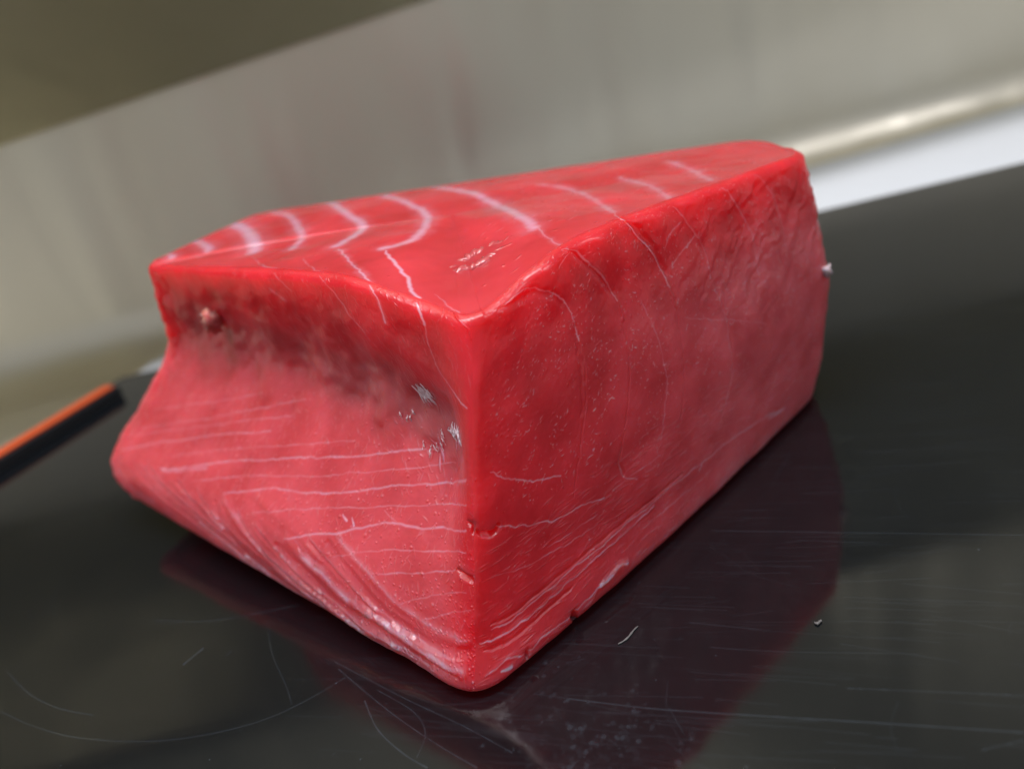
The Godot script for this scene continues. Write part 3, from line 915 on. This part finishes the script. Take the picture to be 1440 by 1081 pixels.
	mark(fat_glint[1], 1.3, 0.4, 1.5, 0.3, [0.047, 0.734, 0.12, 0.703, 0.188, 0.672, 0.257, 0.638, 0.322, 0.607, 0.385, 0.576, 0.44, 0.55, 0.488, 0.537, 0.512, 0.528])
	mark(fat_glint[1], 1.3, 0.35, 1.5, 0.3, [0.23, 0.734, 0.29, 0.707, 0.345, 0.681, 0.407, 0.651, 0.465, 0.624, 0.517, 0.607, 0.57, 0.585, 0.623, 0.563, 0.668, 0.546, 0.692, 0.537])
	mark(fat_glint[1], 1.3, 0.4, 1.5, 0.3, [0.33, 0.769, 0.39, 0.742, 0.445, 0.716, 0.498, 0.694, 0.55, 0.677, 0.603, 0.655, 0.65, 0.638, 0.695, 0.616, 0.743, 0.594, 0.783, 0.572, 0.827, 0.546, 0.863, 0.528, 0.905, 0.498])
	mark(fat_glint[1], 1.3, 0.4, 1.5, 0.3, [0.52, 0.782, 0.577, 0.751, 0.625, 0.729, 0.67, 0.707, 0.712, 0.69, 0.755, 0.672, 0.795, 0.651, 0.837, 0.629, 0.875, 0.611, 0.925, 0.576, 0.983, 0.507])
	mark(fat_glint[1], 1.3, 0.4, 1.5, 0.3, [0.733, 0.795, 0.775, 0.764, 0.81, 0.742, 0.845, 0.721, 0.882, 0.703, 0.923, 0.681, 0.983, 0.629])
	mark(fat_glint[1], 1.2, 0.35, 1.5, 0.3, [0.865, 0.838, 0.905, 0.799, 0.945, 0.76, 0.985, 0.725])
	mark(fat_glint[1], 1.2, 0.35, 1.5, 0.3, [0.905, 0.852, 0.928, 0.83, 0.955, 0.799, 0.973, 0.782, 0.993, 0.764])
	mark(relief[1], 6, 0.2, 1.6, 0, [0.147, 0.786, 0.206, 0.812, 0.264, 0.837, 0.322, 0.865, 0.379, 0.894, 0.436, 0.922, 0.493, 0.951])
	mark(relief[1], 5, -0.3, 1.6, 0, [0.147, 0.798, 0.206, 0.824, 0.264, 0.849, 0.322, 0.877, 0.379, 0.906, 0.436, 0.934, 0.493, 0.963])
	mark(fat_glint[1], 1.8, 0.25, 1.6, 0.4, [0.147, 0.786, 0.206, 0.812, 0.264, 0.837, 0.322, 0.865, 0.379, 0.894, 0.436, 0.922, 0.493, 0.951])
	mark(relief[1], 6, 0.2, 1.6, 0, [0.183, 0.781, 0.243, 0.806, 0.303, 0.831, 0.362, 0.859, 0.42, 0.89, 0.478, 0.92, 0.537, 0.948])
	mark(relief[1], 5, -0.3, 1.6, 0, [0.183, 0.793, 0.243, 0.818, 0.303, 0.843, 0.362, 0.871, 0.419, 0.902, 0.478, 0.932, 0.537, 0.96])
	mark(fat_glint[1], 1.8, 0.25, 1.6, 0.4, [0.183, 0.781, 0.243, 0.806, 0.303, 0.831, 0.362, 0.859, 0.42, 0.89, 0.478, 0.92, 0.537, 0.948])
	mark(relief[1], 6, 0.2, 1.6, 0, [0.286, 0.776, 0.345, 0.812, 0.406, 0.846, 0.469, 0.877, 0.533, 0.906, 0.599, 0.929, 0.667, 0.949])
	mark(relief[1], 5, -0.3, 1.6, 0, [0.286, 0.788, 0.345, 0.824, 0.406, 0.858, 0.469, 0.889, 0.533, 0.918, 0.599, 0.941, 0.667, 0.961])
	mark(fat_glint[1], 1.8, 0.25, 1.6, 0.4, [0.286, 0.776, 0.345, 0.812, 0.406, 0.846, 0.469, 0.877, 0.533, 0.906, 0.599, 0.929, 0.667, 0.949])
	mark(relief[1], 6, 0.2, 1.6, 0, [0.355, 0.774, 0.409, 0.824, 0.469, 0.866, 0.537, 0.901, 0.607, 0.925, 0.68, 0.941, 0.753, 0.953])
	mark(relief[1], 5, -0.3, 1.6, 0, [0.355, 0.786, 0.409, 0.836, 0.469, 0.878, 0.537, 0.913, 0.607, 0.937, 0.68, 0.953, 0.753, 0.965])
	mark(fat_glint[1], 1.8, 0.25, 1.6, 0.4, [0.355, 0.774, 0.409, 0.824, 0.469, 0.866, 0.537, 0.901, 0.607, 0.925, 0.68, 0.941, 0.753, 0.953])
	mark(relief[1], 6, 0.2, 1.6, 0, [0.484, 0.785, 0.536, 0.839, 0.592, 0.888, 0.66, 0.92, 0.732, 0.94, 0.807, 0.949, 0.882, 0.953])
	mark(relief[1], 5, -0.3, 1.6, 0, [0.484, 0.797, 0.536, 0.851, 0.592, 0.9, 0.66, 0.932, 0.732, 0.952, 0.807, 0.961, 0.882, 0.965])
	mark(fat_glint[1], 1.8, 0.25, 1.6, 0.4, [0.484, 0.785, 0.536, 0.839, 0.592, 0.888, 0.66, 0.92, 0.732, 0.94, 0.807, 0.949, 0.882, 0.953])
	mark(relief[1], 6, 0.2, 1.6, 0, [0.544, 0.796, 0.598, 0.843, 0.651, 0.889, 0.715, 0.916, 0.783, 0.935, 0.853, 0.945, 0.925, 0.948])
	mark(relief[1], 5, -0.3, 1.6, 0, [0.544, 0.808, 0.598, 0.855, 0.651, 0.901, 0.715, 0.928, 0.783, 0.947, 0.853, 0.957, 0.925, 0.96])
	mark(fat_glint[1], 1.8, 0.25, 1.6, 0.4, [0.544, 0.796, 0.598, 0.843, 0.651, 0.889, 0.715, 0.916, 0.783, 0.935, 0.853, 0.945, 0.925, 0.948])
	mark(relief[1], 6, 0.2, 1.6, 0, [0.642, 0.789, 0.692, 0.825, 0.739, 0.865, 0.791, 0.892, 0.848, 0.912, 0.908, 0.922, 0.97, 0.921])
	mark(relief[1], 5, -0.3, 1.6, 0, [0.642, 0.801, 0.692, 0.837, 0.739, 0.877, 0.791, 0.904, 0.848, 0.924, 0.908, 0.934, 0.97, 0.933])
	mark(fat_glint[1], 1.8, 0.25, 1.6, 0.4, [0.642, 0.789, 0.692, 0.825, 0.739, 0.865, 0.791, 0.892, 0.848, 0.912, 0.908, 0.922, 0.97, 0.921])
	mark(relief[1], 6, 0.2, 1.6, 0, [0.678, 0.77, 0.724, 0.803, 0.767, 0.839, 0.811, 0.871, 0.861, 0.893, 0.916, 0.904, 0.972, 0.9])
	mark(relief[1], 5, -0.3, 1.6, 0, [0.678, 0.782, 0.724, 0.815, 0.767, 0.851, 0.811, 0.883, 0.861, 0.905, 0.916, 0.916, 0.972, 0.912])
	mark(fat_glint[1], 1.8, 0.25, 1.6, 0.4, [0.678, 0.77, 0.724, 0.803, 0.767, 0.839, 0.811, 0.871, 0.861, 0.893, 0.916, 0.904, 0.972, 0.9])
	# right face: smeared fibres, thick near the arches and the far upper part
	for k in 5200:
		var u := rng.randf()
		var v := rng.randf()
		var bunch := soft.get_noise_2d(u * 150.0, v * 90.0) * 0.9 + 0.35 * soft.get_noise_2d(u * 600.0 + 50.0, v * 400.0)
		var here := smoothstep(0.85, 0.35, v) * 0.5 + smoothstep(0.5, 0.9, u) * 0.2 * smoothstep(0.9, 0.5, v)
		if bunch + here < 0.33 or u < 0.035:
			continue
		var turn := deg_to_rad(8.0 + 34.0 * smoothstep(0.2, 0.8, u) + rng.randfn(0.0, 28.0))
		fibre(pale[0], bump[0], u, v, turn, rng.randf_range(1.0, 4.0) + 9.0 * pow(rng.randf(), 4.0), rng.randf_range(0.8, 1.8), rng.randf_range(0.15, 1.0), rng.randf_range(0.02, 0.10))
	# the muscle blocks swell between the arches along the upper rim
	for e in [[0.07, 58.0, 0.5], [0.175, 50.0, 0.6], [0.315, 62.0, 0.7], [0.455, 58.0, 0.6], [0.57, 48.0, 0.5], [0.70, 70.0, 0.5]]:
		for drop in [0.05, 0.13]:
			relief[0].dab(e[0] * TW + drop * 90.0, drop * TH, e[1], e[2], false)
	# the wrinkled far upper part: diagonal folds
	var fold := FastNoiseLite.new()
	fold.seed = 40
	fold.frequency = 1.0
	fold.fractal_octaves = 3
	for j in range(20, TH - 120):
		for i in range(300, TW):
			var u := float(i) / TW
			var v := float(j) / TH
			var k := smoothstep(0.34, 0.7, u) * smoothstep(0.03, 0.12, v) * smoothstep(0.66 - 0.1 * u, 0.25, v)
			if k > 0.0:
				var across := (u * 113.0) * 0.62 + (v * 72.0) * 0.78
				var down := (u * 113.0) * 0.78 - (v * 72.0) * 0.62
				var n := fold.get_noise_2d(across * 0.21 + 0.6 * fold.get_noise_2d(down * 0.1, across * 0.1), down * 0.055)
				relief[0].a[j * TW + i] += k * (0.45 * n - 0.28 * maxf(0.0, 0.18 - absf(n)))
	for k in 900:
		var u := rng.randf()
		var v := rng.randf_range(0.1, 0.97)
		bump[0].dab(u * TW, v * TH, rng.randf_range(1.5, 3.5), rng.randf_range(0.04, 0.16))
	# fibres along the grain of the foot of the right face
	for k in 900:
		var u := rng.randf()
		var v := rng.randf_range(0.62, 0.97)
		fibre(pale[0], bump[0], u, v, deg_to_rad(rng.randfn(3.0, 6.0)), rng.randf_range(8.0, 40.0), rng.randf_range(0.9, 1.5), rng.randf_range(0.08, 0.3), rng.randf_range(0.04, 0.12))
	# left face: beads of moisture and fibre ends, some with painted-on sparkles, thickest towards the near edge and the foot
	for k in 1900:
		var u := 1.0 - pow(rng.randf(), 1.6)
		var v := rng.randf_range(0.40, 0.97)
		if rng.randf() > 0.25 + 0.75 * smoothstep(0.45, 0.8, v):
			continue
		var r := rng.randf_range(1.0, 2.4) * (0.6 + 0.8 * rng.randf() * rng.randf())
		bump[1].dab(u * TW, v * TH, r * 1.5, rng.randf_range(0.06, 0.32))
		if rng.randf() < 0.35:
			fat_glint[1].dab(u * TW, v * TH, r, rng.randf_range(0.2, 0.6))
	for k in 2200:
		var u := rng.randf()
		var v := rng.randf()
		var turn := deg_to_rad(lerpf(-70.0, -25.0, smoothstep(0.2, 0.7, v)) + rng.randfn(0.0, 12.0))
		if v > 0.55:
			turn = deg_to_rad(rng.randfn(95.0, 20.0))
		fibre(pale[1], bump[1], u, v, turn, rng.randf_range(5.0, 22.0), rng.randf_range(0.9, 1.7), rng.randf_range(0.05, 0.28), rng.randf_range(0.03, 0.12))
	# torn fibres in the hollow, their glints painted white
	for e in [[0.838, 0.355, 12], [0.905, 0.415, 10], [0.945, 0.375, 9], [0.860, 0.480, 7]]:
		for k in e[2]:
			var u: float = e[0] + rng.randfn(0.0, 0.010)
			var v: float = e[1] + rng.randfn(0.0, 0.010) - (u - e[0]) * 0.5
			var turn := deg_to_rad(-62.0 + rng.randfn(0.0, 10.0))
			fibre(fat_glint[1], bump[1], u, v, turn, rng.randf_range(9.0, 26.0), 1.8, rng.randf_range(0.6, 0.95), 0.5)
	# brownish membrane of the hollow, with some of its shade painted in
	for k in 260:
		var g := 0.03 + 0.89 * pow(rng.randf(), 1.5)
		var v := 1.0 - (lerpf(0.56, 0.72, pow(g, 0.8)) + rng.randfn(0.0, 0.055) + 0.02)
		shade_stain[1].dab((1.0 - g) * TW, v * TH, rng.randf_range(20.0, 75.0), rng.randf_range(0.03, 0.09), false)
	# top: a few beads and faint fibres
	for k in 300:
		bump[2].dab(rng.randf() * 1000.0, rng.randf() * 800.0, rng.randf_range(1.5, 3.0), rng.randf_range(0.1, 0.35))
	for k in 1200:
		var u := rng.randf_range(0.5, 0.95)
		var v := rng.randf_range(0.25, 0.85)
		if soft.get_noise_2d(u * 300.0, v * 300.0) + (u - 0.62) * 1.2 < 0.1:
			continue
		fibre(pale[2], bump[2], u, v, deg_to_rad(rng.randfn(40.0, 14.0)), rng.randf_range(4.0, 14.0), rng.randf_range(1.0, 1.6), rng.randf_range(0.1, 0.4), rng.randf_range(0.05, 0.2))
	var base := Vector3(0.66, 0.011, 0.025)
	var right := compose(fat_glint[0], pale[0], bump[0], shade_stain[0], Vector2(0.45, 0.6), base, 0.38, 0)
	var left := compose(fat_glint[1], pale[1], bump[1], shade_stain[1], Vector2(0.6, 0.7), base, 0.36, 1)
	var top := compose(fat_glint[2], pale[2], bump[2], shade_stain[2], Vector2(0.15, 0.35), base, 0.24, 2)
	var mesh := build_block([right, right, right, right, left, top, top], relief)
	var o := put("tuna_block", mesh, null)
	tag(o, "thick raw red tuna block with hollowed left side and white sinew lines", "tuna")
	glint_fibres(o)
	wet_ring(o, Vector3(-0.0010, 0.0661, -0.1552))
	crumb(o, "fat_crumb", Vector3(0.0799, 0.0350, -0.1838), 0.0010, lin(0.70, 0.42, 0.47), 4)
	crumb(o, "flesh_crumb", Vector3(-0.0652, 0.0577, -0.1913), 0.0020, lin(0.50, 0.09, 0.10), 9)


# a small irregular lump of flesh or fat stuck to the block
func crumb(parent: Node3D, called: String, where: Vector3, r: float, color: Color, seed_at: int) -> void:
	var n := FastNoiseLite.new()
	n.seed = seed_at
	n.frequency = 1.3
	var ball := SphereMesh.new()
	ball.radius = 1.0
	ball.height = 2.0
	ball.radial_segments = 24
	ball.rings = 14
	var arr := ball.get_mesh_arrays()
	var v: PackedVector3Array = arr[Mesh.ARRAY_VERTEX]
	for i in v.size():
		v[i] *= r * (1.0 + 1.5 * n.get_noise_3dv(v[i] * 1.4)) * Vector3(1.0, 1.1, 0.75)
	arr[Mesh.ARRAY_VERTEX] = v
	var m := ArrayMesh.new()
	m.add_surface_from_arrays(Mesh.PRIMITIVE_TRIANGLES, arr)
	var mat := paint(color, 0.25)
	mat.subsurf_scatter_enabled = true
	mat.subsurf_scatter_strength = 0.5
	var o := put(called, m, mat, parent)
	o.position = where


# the small torn ring of wet, glossy flesh near the front corner of the top
func wet_ring(parent: Node3D, where: Vector3) -> void:
	var n := FastNoiseLite.new()
	n.seed = 21
	n.frequency = 0.55
	n.fractal_octaves = 3
	var turns := 72
	var sides := 14
	var v := PackedVector3Array()
	var idx := PackedInt32Array()
	for i in turns:
		var q := float(i) / turns * TAU
		var ring := Vector3(cos(q), 0, sin(q)) * (0.0036 + 0.0008 * cos(q * 2.0 + 0.7) + 0.0009 * n.get_noise_2d(cos(q) * 3.0, sin(q) * 3.0))
		ring.x *= 1.25
		var rad := 0.0008 * (1.0 + 0.9 * n.get_noise_2d(cos(q) * 6.0 + 9.0, sin(q) * 6.0))
		for k in sides:
			var p := float(k) / sides * TAU
			var out := ring.normalized() * cos(p) * rad * 1.5 + Vector3.UP * sin(p) * rad
			var at := ring + out
			at += Vector3(n.get_noise_3d(at.x * 4000.0, k, i * 0.7), n.get_noise_3d(k * 2.0, at.z * 4000.0, i * 0.8), n.get_noise_3d(i * 0.9, k * 2.0, at.y * 4000.0)) * 0.00012
			at.y += at.x * 0.16 - at.z * 0.06
			v.append(at)
	for i in turns:
		for k in sides:
			var a := i * sides + k
			var b := ((i + 1) % turns) * sides + k
			var c := ((i + 1) % turns) * sides + (k + 1) % sides
			var d := i * sides + (k + 1) % sides
			idx.append_array(PackedInt32Array([a, c, b, a, d, c]))
	var st := SurfaceTool.new()
	st.begin(Mesh.PRIMITIVE_TRIANGLES)
	for p in v:
		st.set_smooth_group(0)
		st.add_vertex(p)
	for i in idx:
		st.add_index(i)
	st.generate_normals()
	var mat := paint(lin(0.56, 0.075, 0.09), 0.14)
	mat.clearcoat_enabled = true
	mat.clearcoat = 0.7
	mat.clearcoat_roughness = 0.03
	var o := put("torn_flesh", st.commit(), mat, parent)
	o.position = where
	o.set_meta("label", "small wet glossy ring of torn flesh on the top near the front corner")


# torn fibres proud of the left hollow, near its front, white for their glints
func glint_fibres(parent: Node3D) -> void:
	var total := 0
	for c in COLS:
		total += c
	var first: int = total - COLS[4]
	var place := func(u: float, v: float) -> int:
		return (UNDER + clampi(int((1.0 - v) * (ROWS - 1)), 1, ROWS - 2)) * total + first + clampi(int(u * COLS[4]), 1, COLS[4] - 2)
	var st := SurfaceTool.new()
	st.begin(Mesh.PRIMITIVE_TRIANGLES)
	for e in [[0.840, 0.345, 16, 26.0], [0.905, 0.415, 12, 17.0], [0.945, 0.375, 10, 17.0], [0.858, 0.478, 9, 14.0], [0.80, 0.44, 4, 12.0]]:
		for k in e[2]:
			var u: float = e[0] + (float(k) / e[2] - 0.5) * 0.034 + rng.randfn(0.0, 0.003)
			var v: float = e[1] + rng.randfn(0.0, 0.010) - (u - e[0]) * 0.9
			var turn := deg_to_rad(-68.0 + rng.randfn(0.0, 9.0))
			var long: float = e[3] * rng.randf_range(0.5, 1.3)
			var r := rng.randf_range(0.00009, 0.00019)
			var rings: Array[PackedVector3Array] = []
			var before := Vector3.ZERO
			for s in 9:
				var f := s / 8.0
				var at: int = place.call(u + cos(turn) * long * (f - 0.5) / TW, v - sin(turn) * long * (f - 0.5) / TH)
				var n := (grid[at + 1] - grid[at - 1]).cross(grid[at + total] - grid[at - total]).normalized()
				var p := grid[at] + n * (0.00006 + 0.00022 * sin(f * PI))
				var ahead := (p - before).normalized() if s > 0 else Vector3.DOWN
				before = p
				var aside := ahead.cross(n).normalized()
				var ring := PackedVector3Array()
				for j in 6:
					var q := j / 6.0 * TAU
					ring.append(p + (aside * cos(q) + n * sin(q)) * r * (0.25 + 0.75 * sin(clampf(f, 0.05, 0.95) * PI)))
				rings.append(ring)
			for s in 8:
				for j in 6:
					var jj := (j + 1) % 6
					var c := [rings[s][j], rings[s][jj], rings[s + 1][jj], rings[s + 1][j]]
					for t in [0, 1, 2, 0, 2, 3]:
						st.add_vertex(c[t])
	st.index()
	st.generate_normals()
	var o := put("glint_fibres", st.commit(), paint(lin(0.78, 0.66, 0.72), 0.2), parent)
	o.set_meta("kind", "stuff")
